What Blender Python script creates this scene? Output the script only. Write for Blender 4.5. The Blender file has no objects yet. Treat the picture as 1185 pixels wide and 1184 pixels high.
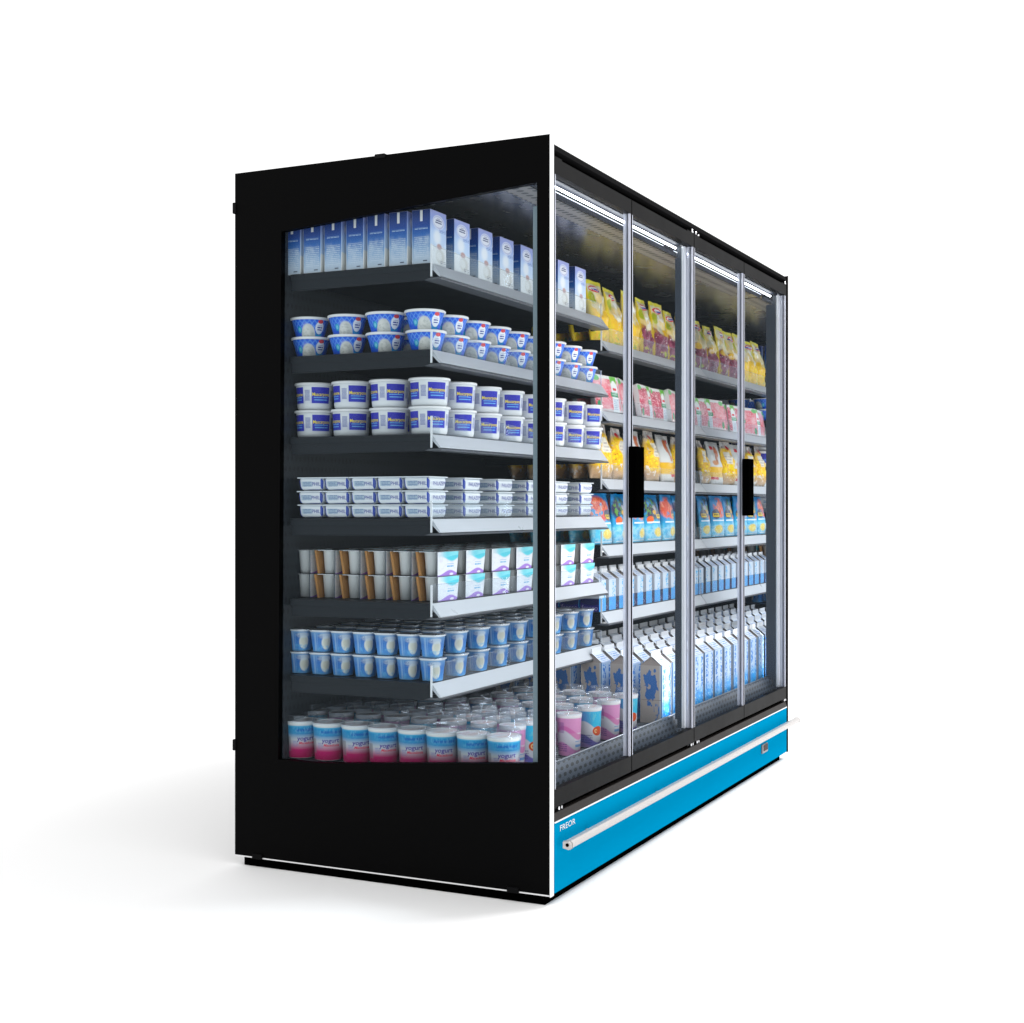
import bpy, bmesh, math, random
from mathutils import Vector, noise as mn
random.seed(7)
R = math.radians
PI = math.pi
scene = bpy.context.scene
COL = scene.collection

# ---------------------------------------------------------------- colours and materials
def C(r, g, b):
    f = lambda c: (c / 255 / 12.92) if c / 255 <= .04045 else ((c / 255 + .055) / 1.055) ** 2.4
    return (f(r), f(g), f(b), 1.0)

def mat(name, col, rough=.5, spec=.5, metal=0., emit=None, es=0., bump=0., bscale=200., coat=0.):
    m = bpy.data.materials.new(name); m.use_nodes = True
    nt = m.node_tree; b = nt.nodes['Principled BSDF']
    b.inputs['Base Color'].default_value = col
    b.inputs['Roughness'].default_value = rough
    b.inputs['Specular IOR Level'].default_value = spec
    b.inputs['Metallic'].default_value = metal
    b.inputs['Coat Weight'].default_value = coat
    if emit:
        b.inputs['Emission Color'].default_value = emit
        b.inputs['Emission Strength'].default_value = es
    # a faint unevenness of gloss on every surface
    tc = nt.nodes.new('ShaderNodeTexCoord'); no = nt.nodes.new('ShaderNodeTexNoise')
    no.inputs['Scale'].default_value = 9.; no.inputs['Detail'].default_value = 4.
    nt.links.new(tc.outputs['Object'], no.inputs['Vector'])
    mr = nt.nodes.new('ShaderNodeMapRange')
    mr.inputs['To Min'].default_value = max(.02, rough - .06); mr.inputs['To Max'].default_value = min(1, rough + .06)
    nt.links.new(no.outputs['Fac'], mr.inputs['Value']); nt.links.new(mr.outputs['Result'], b.inputs['Roughness'])
    if bump:
        n2 = nt.nodes.new('ShaderNodeTexNoise'); n2.inputs['Scale'].default_value = bscale
        nt.links.new(tc.outputs['Object'], n2.inputs['Vector'])
        bp = nt.nodes.new('ShaderNodeBump'); bp.inputs['Strength'].default_value = bump; bp.inputs['Distance'].default_value = .001
        nt.links.new(n2.outputs['Fac'], bp.inputs['Height']); nt.links.new(bp.outputs['Normal'], b.inputs['Normal'])
    return m

def glass(name, tint, gloss=.01, rough=.03, haze=0., hcol=(.8, .85, .9, 1), gcol=(.85, .92, 1, 1)):
    m = bpy.data.materials.new(name); m.use_nodes = True
    nt = m.node_tree; nt.nodes.clear()
    out = nt.nodes.new('ShaderNodeOutputMaterial')
    tr = nt.nodes.new('ShaderNodeBsdfTransparent'); tr.inputs['Color'].default_value = tint
    gl = nt.nodes.new('ShaderNodeBsdfGlossy'); gl.inputs['Roughness'].default_value = rough; gl.inputs['Color'].default_value = gcol
    mx = nt.nodes.new('ShaderNodeMixShader'); mx.inputs['Fac'].default_value = gloss
    nt.links.new(tr.outputs[0], mx.inputs[1]); nt.links.new(gl.outputs[0], mx.inputs[2])
    last = mx
    if haze:
        df = nt.nodes.new('ShaderNodeBsdfDiffuse'); df.inputs['Color'].default_value = hcol
        m2 = nt.nodes.new('ShaderNodeMixShader'); m2.inputs['Fac'].default_value = haze
        nt.links.new(last.outputs[0], m2.inputs[1]); nt.links.new(df.outputs[0], m2.inputs[2]); last = m2
    nt.links.new(last.outputs[0], out.inputs['Surface'])
    return m

class Art:
    """printed surface: layers of masks over a base colour, in the UV space of the label"""
    def __init__(s, name, base, rough=.38, spec=.4, bump=0., bscale=(10, 10), vary=.06, sat=1.0):
        m = bpy.data.materials.new(name); m.use_nodes = True
        s.m = m; s.nt = m.node_tree; s.b = s.nt.nodes['Principled BSDF']
        s.b.inputs['Roughness'].default_value = rough; s.b.inputs['Specular IOR Level'].default_value = spec
        tc = s.nt.nodes.new('ShaderNodeTexCoord'); sp = s.nt.nodes.new('ShaderNodeSeparateXYZ')
        s.nt.links.new(tc.outputs['UV'], sp.inputs[0])
        s.u, s.v = sp.outputs[0], sp.outputs[1]
        s.col = base; s.bump, s.bscale, s.vary, s.sat = bump, bscale, vary, sat
        oi = s.nt.nodes.new('ShaderNodeObjectInfo'); s.rnd = oi.outputs['Random']
    def M(s, op, a, b=0., c=0.):
        n = s.nt.nodes.new('ShaderNodeMath'); n.operation = op
        for i, x in enumerate((a, b, c)):
            if isinstance(x, (int, float)): n.inputs[i].default_value = x
            else: s.nt.links.new(x, n.inputs[i])
        return n.outputs[0]
    def st(s, x, e, soft):
        n = s.nt.nodes.new('ShaderNodeMapRange'); n.interpolation_type = 'SMOOTHSTEP'
        s.nt.links.new(x, n.inputs['Value'])
        n.inputs['From Min'].default_value = e - soft; n.inputs['From Max'].default_value = e + soft
        return n.outputs['Result']
    def mix(s, mask, col, a=1.):
        if a != 1.: mask = s.M('MULTIPLY', mask, a)
        n = s.nt.nodes.new('ShaderNodeMix'); n.data_type = 'RGBA'
        s.nt.links.new(mask, n.inputs['Factor'])
        for k, x in (('A', s.col), ('B', col)):
            i = [q for q in n.inputs if q.name == k and q.type == 'RGBA'][0]
            if isinstance(x, tuple): i.default_value = x
            else: s.nt.links.new(x, i)
        s.col = [q for q in n.outputs if q.type == 'RGBA'][0]
        return s
    def mrect(s, u0, v0, u1, v1, soft=.006):
        a = s.M('MULTIPLY', s.st(s.u, u0, soft), s.M('SUBTRACT', 1., s.st(s.u, u1, soft)))
        b = s.M('MULTIPLY', s.st(s.v, v0, soft), s.M('SUBTRACT', 1., s.st(s.v, v1, soft)))
        return s.M('MULTIPLY', a, b)
    def mell(s, cu, cv, ru, rv, soft=.12):
        du = s.M('DIVIDE', s.M('SUBTRACT', s.u, cu), ru); dv = s.M('DIVIDE', s.M('SUBTRACT', s.v, cv), rv)
        d = s.M('SQRT', s.M('ADD', s.M('MULTIPLY', du, du), s.M('MULTIPLY', dv, dv)))
        return s.M('SUBTRACT', 1., s.st(d, 1., soft))
    def nz(s, su, sv, detail=2., seed=0., perobj=True):
        cb = s.nt.nodes.new('ShaderNodeCombineXYZ')
        s.nt.links.new(s.M('MULTIPLY', s.u, su), cb.inputs[0]); s.nt.links.new(s.M('MULTIPLY', s.v, sv), cb.inputs[1])
        if perobj: s.nt.links.new(s.M('MULTIPLY_ADD', s.rnd, 40., seed), cb.inputs[2])
        else: cb.inputs[2].default_value = seed
        n = s.nt.nodes.new('ShaderNodeTexNoise'); n.inputs['Scale'].default_value = 1.; n.inputs['Detail'].default_value = detail
        s.nt.links.new(cb.outputs[0], n.inputs['Vector'])
        return n.outputs['Fac']
    def rect(s, u0, v0, u1, v1, col, soft=.006, a=1.): return s.mix(s.mrect(u0, v0, u1, v1, soft), col, a)
    def ell(s, cu, cv, ru, rv, col, soft=.12, a=1.): return s.mix(s.mell(cu, cv, ru, rv, soft), col, a)
    def noise(s, su, sv, thr, col, soft=.05, region=None, detail=2., seed=0., perobj=True, a=1.):
        k = s.st(s.nz(su, sv, detail, seed, perobj), thr, soft)
        if region is not None: k = s.M('MULTIPLY', k, region)
        return s.mix(k, col, a)
    def below(s, v0, amp, freq, ph, col, soft=.01, a=1., region=None):
        e = s.M('MULTIPLY_ADD', s.M('SINE', s.M('MULTIPLY_ADD', s.u, freq, ph)), amp, v0)
        k = s.M('SUBTRACT', 1., s.st(s.M('SUBTRACT', s.v, e), 0., soft))
        if region is not None: k = s.M('MULTIPLY', k, region)
        return s.mix(k, col, a)
    def lines(s, u0, v0, u1, v1, n, col, fu=60., thr=.45, a=1.):
        k = s.mrect(u0, v0, u1, v1, .002)
        f = s.M('FRACT', s.M('MULTIPLY', s.v, n / (v1 - v0)))
        k = s.M('MULTIPLY', k, s.st(f, .45, .08))
        row = s.M('FLOOR', s.M('MULTIPLY', s.v, n / (v1 - v0)))
        cb = s.nt.nodes.new('ShaderNodeCombineXYZ')
        s.nt.links.new(s.M('MULTIPLY', s.u, fu), cb.inputs[0]); s.nt.links.new(s.M('MULTIPLY', row, 7.3), cb.inputs[1])
        nn = s.nt.nodes.new('ShaderNodeTexNoise'); nn.inputs['Scale'].default_value = 1.
        s.nt.links.new(cb.outputs[0], nn.inputs['Vector'])
        return s.mix(s.M('MULTIPLY', k, s.st(nn.outputs['Fac'], thr, .04)), col, a)
    def bars(s, u0, v0, u1, v1, col, f=400., a=.9):
        k = s.mrect(u0, v0, u1, v1, .002)
        cb = s.nt.nodes.new('ShaderNodeCombineXYZ'); s.nt.links.new(s.M('MULTIPLY', s.u, f), cb.inputs[0])
        nn = s.nt.nodes.new('ShaderNodeTexNoise'); nn.inputs['Scale'].default_value = 1.; s.nt.links.new(cb.outputs[0], nn.inputs['Vector'])
        return s.mix(s.M('MULTIPLY', k, s.st(nn.outputs['Fac'], .5, .03)), col, a)
    def ramp(s, stops, axis='v'):
        n = s.nt.nodes.new('ShaderNodeValToRGB'); e = n.color_ramp.elements
        while len(e) < len(stops): e.new(.5)
        for x, (p, c) in zip(e, stops): x.position = p; x.color = c
        s.nt.links.new(s.v if axis == 'v' else s.u, n.inputs[0]); s.col = n.outputs[0]; return s
    def done(s):
        # small batch-to-batch differences of print
        hs = s.nt.nodes.new('ShaderNodeHueSaturation')
        s.nt.links.new(s.M('MULTIPLY_ADD', s.rnd, s.vary, .93 - s.vary * .6), hs.inputs['Value']); hs.inputs['Saturation'].default_value = s.sat
        if isinstance(s.col, tuple): hs.inputs['Color'].default_value = s.col
        
        else: s.nt.links.new(s.col, hs.inputs['Color'])
        s.nt.links.new(hs.outputs[0], s.b.inputs['Base Color'])
        if s.bump:
            bp = s.nt.nodes.new('ShaderNodeBump'); bp.inputs['Strength'].default_value = s.bump; bp.inputs['Distance'].default_value = .004
            s.nt.links.new(s.nz(s.bscale[0], s.bscale[1], 3., 5.), bp.inputs['Height']); s.nt.links.new(bp.outputs[0], s.b.inputs['Normal'])
        return s.m

# ---------------------------------------------------------------- mesh building
class MB:
    def __init__(s): s.v = []; s.f = []; s.uv = []; s.mi = []; s.sm = []
    def face(s, pts, uv=None, mi=0, smooth=False):
        i = len(s.v); s.v += [tuple(p) for p in pts]
        s.f.append(tuple(range(i, i + len(pts)))); s.uv.append(uv or [(0, 0)] * len(pts)); s.mi.append(mi); s.sm.append(smooth)
    def box(s, x0, x1, y0, y1, z0, z1, mi=(0, 0, 0, 0, 0, 0)):
        """material order: front(-y) back(+y) left(-x) right(+x) top bottom"""
        if isinstance(mi, int): mi = (mi,) * 6
        q = [(0, 0), (1, 0), (1, 1), (0, 1)]
        s.face([(x0, y0, z0), (x1, y0, z0), (x1, y0, z1), (x0, y0, z1)], q, mi[0])
        s.face([(x1, y1, z0), (x0, y1, z0), (x0, y1, z1), (x1, y1, z1)], q, mi[1])
        s.face([(x0, y1, z0), (x0, y0, z0), (x0, y0, z1), (x0, y1, z1)], q, mi[2])
        s.face([(x1, y0, z0), (x1, y1, z0), (x1, y1, z1), (x1, y0, z1)], q, mi[3])
        s.face([(x0, y0, z1), (x1, y0, z1), (x1, y1, z1), (x0, y1, z1)], q, mi[4])
        s.face([(x0, y1, z0), (x1, y1, z0), (x1, y0, z0), (x0, y0, z0)], q, mi[5])
        return s
    def lathe(s, prof, az0=225., seg=44, mi=0, c=(0, 0), sq=0.):
        """prof: (r, z, v) from bottom up; u runs once round, u=.5 at az0; sq rounds the section towards a square"""
        def ring(r, z):
            out = []
            for k in range(seg + 1):
                a = R(az0) - PI + 2 * PI * k / seg; rr = r
                if sq: rr = r * (1 + sq * (math.cos(a) ** 4 + math.sin(a) ** 4 - .75) * -1.)
                out.append((c[0] + rr * math.cos(a), c[1] + rr * math.sin(a), z))
            return out
        for (r0, z0, v0), (r1, z1, v1) in zip(prof, prof[1:]):
            A, B = ring(r0, z0), ring(r1, z1)
            for k in range(seg):
                u0, u1 = k / seg, (k + 1) / seg
                s.face([A[k], A[k + 1], B[k + 1], B[k]], [(u0, v0), (u1, v0), (u1, v1), (u0, v1)], mi, True)
        return s
    def prism(s, pts, x0, x1, mi=0):
        """profile of (y, z) points run along x"""
        n = len(pts)
        for i in range(n):
            (ya, za), (yb, zb) = pts[i], pts[(i + 1) % n]
            s.face([(x0, ya, za), (x1, ya, za), (x1, yb, zb), (x0, yb, zb)], [(0, 0), (1, 0), (1, 1), (0, 1)], mi)
        s.face([(x0, y, z) for y, z in reversed(pts)], None, mi); s.face([(x1, y, z) for y, z in pts], None, mi)
        return s
    def tube(s, p0, p1, r, seg=10, mi=0):
        p0, p1 = Vector(p0), Vector(p1); d = (p1 - p0).normalized()
        a = d.orthogonal().normalized(); b = d.cross(a)
        ring = lambda p: [p + a * r * math.cos(2 * PI * k / seg) + b * r * math.sin(2 * PI * k / seg) for k in range(seg)]
        A, B = ring(p0), ring(p1)
        for k in range(seg): s.face([A[k], A[(k + 1) % seg], B[(k + 1) % seg], B[k]], None, mi, True)
        s.face(list(reversed(A)), None, mi); s.face(B, None, mi)
        return s
    def pillow(s, w, h, t, seed=0, nx=16, nz=22, seal=.05, top=.85, lean=0., wr=.006, mi=0, bottom=1.):
        """a filled bag standing on z=0, front towards -y, with crimped seal above and wrinkles"""
        def P(i, j, side):
            u, v = i / nx, j / nz
            ww = w * (bottom + (1 - bottom) * min(1, v * 4)) * (1 - (1 - top) * max(0, v - .55) / .45)
            x = (u - .5) * ww; z = v * h
            if v > 1 - seal: th = 0.0006
            else: th = t * (max(0, math.sin(PI * u)) ** .55) * (max(0, math.sin(PI * min(1, .06 + v / (1 - seal) * .94))) ** .5) * (1.1 - .45 * v)
            k = mn.noise(Vector((u * 5 + seed * 3.1, v * 6, seed * 7.7 + side * 3))) + .5 * mn.noise(Vector((u * 13, v * 15 + seed, seed)))
            edge = min(1, 6 * u, 6 * (1 - u), 8 * v + .2, 8 * (1 - v))
            y = side * th * .5 + k * wr * edge
            x += mn.noise(Vector((v * 4, seed * 2.3, 1.))) * w * .03 * (1 if 0 < j else 0)
            return (x, y + z * lean, z + mn.noise(Vector((u * 4, seed, 9.))) * h * .012 * v)
        for side in (-1, 1):
            for i in range(nx):
                for j in range(nz):
                    q = [(i, j), (i + 1, j), (i + 1, j + 1), (i, j + 1)]
                    if side > 0: q.reverse()
                    s.face([P(a, b, side) for a, b in q], [((a / nx) if side < 0 else 1 - a / nx, b / nz) for a, b in q], mi, True)
        return s
    def build(s, name, mats, parent=None, merge=True, bevel=0., loc=None):
        me = bpy.data.meshes.new(name)
        me.from_pydata(s.v, [], s.f)
        uvl = me.uv_layers.new(name='UVMap'); k = 0
        for fu in s.uv:
            for u in fu: uvl.data[k].uv = u; k += 1
        mats = mats if isinstance(mats, (list, tuple)) else [mats]
        for m in mats: me.materials.append(m)
        for p, a, b in zip(me.polygons, s.mi, s.sm): p.material_index = a; p.use_smooth = b
        if merge or bevel:
            bm = bmesh.new(); bm.from_mesh(me)
            bmesh.ops.remove_doubles(bm, verts=bm.verts, dist=1e-5)
            if bevel:
                ed = [e for e in bm.edges if len(e.link_faces) == 2 and e.calc_face_angle(0) > .5]
                bmesh.ops.bevel(bm, geom=ed, offset=bevel, segments=2, affect='EDGES', profile=.5, clamp_overlap=True)
            bm.to_mesh(me); bm.free()
        o = bpy.data.objects.new(name, me); COL.objects.link(o)
        if parent: o.parent = parent
        if loc: o.location = loc
        return o

def empty(name):
    o = bpy.data.objects.new(name, None); COL.objects.link(o); o.empty_display_size = .05; return o
def tag(o, label=None, cat=None, group=None, kind=None):
    for k, v in (('label', label), ('category', cat), ('group', group), ('kind', kind)):
        if v: o[k] = v
    return o
def clone(root):
    r = root.copy(); COL.objects.link(r)
    for ch in list(root.children):
        c = ch.copy(); COL.objects.link(c); c.parent = r
        for g in list(ch.children):
            d = g.copy(); COL.objects.link(d); d.parent = c
    return r
USED = set()
def put(proto, loc, label, group, rz=0., rx=0.):
    if proto.name in USED: o = clone(proto)
    else: o = proto; USED.add(proto.name)
    o.location = loc; o.rotation_euler = (rx, 0, rz)
    o['label'] = label; o['group'] = group
    return o
def text_faces(body, size, align='CENTER', bold=0.):
    cu = bpy.data.curves.new('t', 'FONT'); cu.body = body; cu.size = size; cu.align_x = align; cu.align_y = 'CENTER'; cu.resolution_u = 3; cu.offset = bold
    ob = bpy.data.objects.new('t', cu); COL.objects.link(ob)
    bpy.context.view_layer.update()
    dg = bpy.context.evaluated_depsgraph_get(); me = ob.evaluated_get(dg).to_mesh()
    bm = bmesh.new(); bm.from_mesh(me); bmesh.ops.triangulate(bm, faces=bm.faces)
    out = [[v.co.copy() for v in f.verts] for f in bm.faces]; bm.free()
    ob.evaluated_get(dg).to_mesh_clear(); bpy.data.objects.remove(ob); bpy.data.curves.remove(cu)
    return out
def letter_cyl(body, size, rfun, az, zc, m, parent, squash=1., slant=0., bold=0.):
    mb = MB()
    for f in text_faces(body, size, 'CENTER', bold):
        pts = []
        for p in f:
            z = zc + p.y; r = rfun(z) + .0006; a = R(az) + (p.x * squash + p.y * slant) / r
            pts.append((r * math.cos(a), r * math.sin(a), z))
        mb.face(pts)
    return mb.build('lettering', m, parent, merge=False)
def letter_plane(body, size, org, ex, ez, m, parent, squash=1., bold=0.):
    mb = MB(); org, ex, ez = Vector(org), Vector(ex), Vector(ez)
    for f in text_faces(body, size, 'CENTER', bold): mb.face([org + ex * p.x * squash + ez * p.y for p in f])
    return mb.build('lettering', m, parent, merge=False)

ORD = ['first', 'second', 'third', 'fourth', 'fifth', 'sixth', 'seventh', 'eighth', 'ninth', 'tenth', 'eleventh', 'twelfth', 'thirteenth', 'fourteenth']

# ---------------------------------------------------------------- materials of the cooler
M_black = mat('black_lacquer', (.0012, .0012, .0013, 1), .42, .03)
M_dark = mat('anthracite_frame', (.0045, .0045, .0049, 1), .45, .03)
M_cap = mat('anthracite_cap', (.011, .011, .0115, 1), .7, .0)
M_gap = mat('deep_black', (.0006, .0006, .0006, 1), .6, .0)  # one flat near-black for recesses, plinth, handles and the cap hole
M_trim = mat('bare_aluminium_trim', (.78, .78, .79, 1), .4, .4)
M_alu = mat('silver_bumper', (.46, .44, .43, 1), .34, .4, .25)
M_chrome = mat('chrome', (.75, .75, .77, 1), .15, .5, 1.)
M_blue = mat('blue_lacquer', (0., .235, .44, 1), .55, .0)
M_trimwarm = mat('warm_grey_trim', (.022, .019, .018, 1), .45, .08)
M_inner = mat('dark_blue_grey_lining', (.010, .013, .017, 1), .5, .2)
M_shelf = mat('dark_shelf_steel', (.009, .0115, .015, 1), .42, .2)
M_lip = mat('grey_shelf_lip', (.08, .085, .095, 1), .4, .4)
M_rail = mat('pale_price_rail', (.50, .525, .56, 1), .3, .5)
M_deck = mat('deck_steel', (.05, .058, .07, 1), .35, .5, .3)
M_wire = mat('grey_wire', (.22, .24, .27, 1), .3, .5, .6)
M_ceil = mat('brushed_ceiling', (.24, .23, .22, 1), .26, .5, .9)
M_led = mat('light_line', (.9, .93, 1, 1), .4, .3, 0, (.93, .96, 1, 1), 15.)
M_ledrefl = mat('led_reflection', (.9, .93, 1, 1), .4, .3, 0, (.72, .83, 1, 1), .6)
M_fill = mat('hidden_shelf_fill', (.9, .93, 1, 1), .4, .3, 0, (.93, .96, 1, 1), 7.)
M_ledv = mat('led_column', (.9, .93, 1, 1), .4, .3, 0, (.93, .96, 1, 1), 18.)
M_edge = mat('pale_gasket', (.84, .86, .92, 1), .3, .5, .0)
M_gask = mat('dark_gasket', (.03, .04, .055, 1), .4, .4)
M_dgask = mat('grey_gasket', (.20, .215, .26, 1), .35, .4)
G_prof = glass('clear_edge_profile', (.84, .86, .93, 1), .04, .15, .42, (.86, .88, .97, 1))
M_strip = mat('frosted_strip', (.22, .28, .31, 1), .4, .3)
G_end = glass('end_glass', (.78, .83, .86, 1), .011, .06, 0, (.8, .85, .9, 1), (.72, .88, 1, 1))
G_door = glass('door_glass', (.95, .965, .975, 1), .013, .05, 0, (.8, .85, .9, 1), (.70, .86, 1, 1))
G_riser = glass('clear_riser', (.965, .98, .99, 1), .015, .08, .035)
G_stop = glass('clear_stop', (.92, .94, .96, 1), .02, .08, .25)
G_edge = mat('bright_acrylic_edge', (.75, .77, .79, 1), .3, .5)
M_white = mat('white_plastic', (.80, .80, .79, 1), .35, .4)
M_foil = mat('foil_lid', (.72, .74, .77, 1), .28, .5, .8, bump=.5, bscale=260.)
G_lid = glass('clear_lid', (.90, .92, .94, 1), .09, .10, .03)

# mirror-polished inner side wall, ceiling grille, perforated steel
M_mirror = mat('mirror_steel', (.84, .87, .90, 1), .02, .5, 1.)
for n in M_mirror.node_tree.nodes:
    if n.type == 'MAP_RANGE': n.inputs['To Min'].default_value = .0; n.inputs['To Max'].default_value = .02

def perforated(name, base, hole, fx, fz, r, ax, region=None, rough=.4, metal=.2):
    m = mat(name, base, rough, .4, metal); nt = m.node_tree; b = nt.nodes['Principled BSDF']
    tc = nt.nodes.new('ShaderNodeTexCoord'); sp = nt.nodes.new('ShaderNodeSeparateXYZ'); nt.links.new(tc.outputs['Object'], sp.inputs[0])
    def MM(op, a, b_=0.):
        n = nt.nodes.new('ShaderNodeMath'); n.operation = op
        for i, x in enumerate((a, b_)):
            if isinstance(x, (int, float)): n.inputs[i].default_value = x
            else: nt.links.new(x, n.inputs[i])
        return n.outputs[0]
    X, Z = sp.outputs[ax[0]], sp.outputs[ax[1]]
    zs = MM('MULTIPLY', Z, fz); row = MM('FLOOR', zs)
    xs = MM('ADD', MM('MULTIPLY', X, fx), MM('MULTIPLY', MM('MODULO', row, 2.), .5))
    dx = MM('SUBTRACT', MM('FRACT', xs), .5); dz = MM('SUBTRACT', MM('FRACT', zs), .5)
    d = MM('SQRT', MM('ADD', MM('MULTIPLY', dx, dx), MM('MULTIPLY', dz, dz)))
    k = MM('LESS_THAN', d, r)
    if region:
        k = MM('MULTIPLY', k, MM('MULTIPLY', MM('GREATER_THAN', Z, region[0]), MM('LESS_THAN', Z, region[1])))
    mx = nt.nodes.new('ShaderNodeMix'); mx.data_type = 'RGBA'
    nt.links.new(k, mx.inputs['Factor'])
    ab = [q for q in mx.inputs if q.type == 'RGBA']; ab[0].default_value = base; ab[1].default_value = hole
    nt.links.new([q for q in mx.outputs if q.type == 'RGBA'][0], b.inputs['Base Color'])
    return m
M_back = perforated('perforated_back', (.02, .024, .03, 1), (.008, .01, .013, 1), 45., 30., .25, (0, 2))
M_front = perforated('perforated_front', (.07, .088, .12, 1), (.008, .01, .013, 1), 26., 52., .3, (0, 2), (.295, .356))
M_grille = perforated('ceiling_grille', (.24, .22, .20, 1), (.004, .004, .004, 1), 30., 23., .28, (0, 1), None, .35, .2)

# ---------------------------------------------------------------- the setting
fl = MB(); fl.face([(-40, -40, 0), (60, -40, 0), (60, 60, 0), (-40, 60, 0)])
floor = fl.build('floor', mat('white_studio_floor', (.96, .96, .96, 1), .8, .05))
tag(floor, 'seamless white studio floor running into the white background', None, None, 'structure')

# ---------------------------------------------------------------- the cooler
L, W, H0, H1 = 2.547, 1.065, .027, 2.127
cooler = empty('display_cooler')
tag(cooler, 'long black supermarket cooler with four glass doors and blue kick panel', 'display cooler')
def part(mb, name, m, parent=None, bevel=0., label=None):
    o = mb.build(name, m, parent or cooler, bevel=bevel)
    if label: o['label'] = label
    return o

# end panel with window: outer frame as a ring of quads
win = [(.04, .392), (.752, .336), (.905, .335), (.893, 1.934), (.042, 1.998)]   # y,z
def ring_panel(x0, x1, outer, inner):
    mb = MB(); n = len(outer)
    for i in range(n):
        a, b, c, d = outer[i], outer[(i + 1) % n], inner[(i + 1) % n], inner[i]
        mb.face([(x0, *a), (x0, *d), (x0, *c), (x0, *b)]); mb.face([(x1, *a), (x1, *b), (x1, *c), (x1, *d)])
        mb.face([(x0, *a), (x0, *b), (x1, *b), (x1, *a)]); mb.face([(x0, *d), (x1, *d), (x1, *c), (x0, *c)])
    return mb
outer = [(.004, H0 + .004), (.752, H0 + .004), (W, H0 + .004), (W, H1), (.004, H1)]
part(ring_panel(0, .02, outer, win), 'end_panel', M_black, label='black end panel framing a tall glass window')
mb = MB(); mb.box(-.0012, .0215, 0, .0035, H0 - .002, H1 + .001); part(mb, 'edge_trim', M_trim, bevel=.0008)
mb = MB(); mb.box(-.0008, .019, .0042, W, H0, H0 + .0035); part(mb, 'edge_trim', M_trim)
mb = MB(); mb.face([(.011, *p) for p in reversed(win)]); part(mb, 'end_glass', G_end)
mb = MB(); mb.box(.0215, .027, .040, .064, .36, 1.937); part(mb, 'light_strip', M_strip)
for y, z, dy, dz in ((.545, H1, .034, .012), (W, 2.02, .008, .034), (W, .368, .008, .034)):
    mb = MB(); mb.box(-.006, .026, y - dy / 2, y + dy / 2 + (.002 if dy < .01 else 0), z - dz * (.7 if dy > .01 else .5), z + dz * (.3 if dy > .01 else .5)); part(mb, 'clip', M_cap, bevel=.002)
for y in (.98, .115):
    mb = MB(); mb.box(-.006, .012, y - .018, y + .018, H0 - .002, H0 + .014); part(mb, 'clip', M_dark, bevel=.002)
# far end panel
mb = MB(); mb.box(L - .006, L, .0035, W, H0, H1 - .015); part(mb, 'end_panel', M_black)
mb = MB(); mb.box(L - .006, L + .001, -.002, .003, H0, H1 - .014); part(mb, 'edge_trim', M_trimwarm)
mb = MB(); mb.face([(L - .0085, .02, .20), (L - .0085, .90, .20), (L - .0085, .90, 2.046), (L - .0085, .02, 2.046)])
part(mb, 'mirror_wall', M_mirror, label='mirror-polished inner side wall at the far end')
# carcass: back wall, roof, plinth, sides of base
mb = MB(); mb.box(.0205, L - .0225, W - .05, W - .002, H0 + .01, H1 - .03); part(mb, 'back_panel', M_black)
mb = MB(); mb.box(.0205, L - .0087, .90, .93, .2, 2.045); part(mb, 'back_wall', M_back)
mb = MB(); mb.prism([(.0, 2.089), (.004, 2.106), (.02, 2.110), (.95, 2.110), (.95, 2.093), (.05, 2.093), (.03, 2.087)], .022, L - .0225); part(mb, 'roof', M_cap)
mb = MB(); mb.box(.022, L - .0245, .022, .055, 2.035, 2.0865); part(mb, 'header_recess', M_gap)
mb = MB(); mb.box(.022, L - .0087, .035, .899, 2.034, 2.046); part(mb, 'ceiling', M_ceil, label='brushed steel ceiling with soft reflections')
mb = MB(); mb.face([(.06, .145, 2.0325), (.06, .235, 2.0325), (L - .06, .235, 2.0325), (L - .06, .145, 2.0325)]); part(mb, 'ceiling_grille', M_grille)
mb = MB(); mb.box(.006, L - .06, .02, W - .03, .0005, H0 + .02); part(mb, 'plinth', M_gap, bevel=.002)
# blue kick panel, trims
kick = MB(); kick.box(.0225, L - .025, -.001, .03, H0 + .004, .2235); kick = part(kick, 'kick_panel', M_blue, label='bright blue kick panel')
mb = MB(); mb.prism([(-.003, .2245), (-.003, .2285), (.03, .2285), (.03, .2245)], .0225, L - .024); part(mb, 'edge_trim', M_trim)
mb = MB(); mb.prism([(-.002, .2293), (.004, .250), (.03, .251), (.03, .2293)], .0225, L - .0235); part(mb, 'base_trim', M_trimwarm)
mb = MB(); mb.box(.0225, L - .0245, .018, .06, .2515, .275); part(mb, 'base_recess', M_gap)
# bumper bar with end caps
bump = MB()
prof = [(-.020, .156), (-.038, .152), (-.045, .157), (-.045, .170), (-.038, .175), (-.020, .173)]
bump.prism(prof, .045, L + .035)
bump = part(bump, 'bumper_rail', M_alu, bevel=.0015, label='long silver bumper rail')
cap = MB(); cap.prism([(y + (.0005 if y < -.03 else -.0005), z) for y, z in prof], .035, .0447); cap.tube((.0338, -.034, .1655), (.0352, -.034, .1655), .005, 12, 1)
part(cap, 'end_cap', [M_alu, M_gap], bump)
for x in (.25, .85, 1.45, 2.05, 2.42):
    mb = MB(); mb.box(x - .008, x + .008, -.0205, -.0012, .157, .163); part(mb, 'bracket', M_alu, bump)
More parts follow.
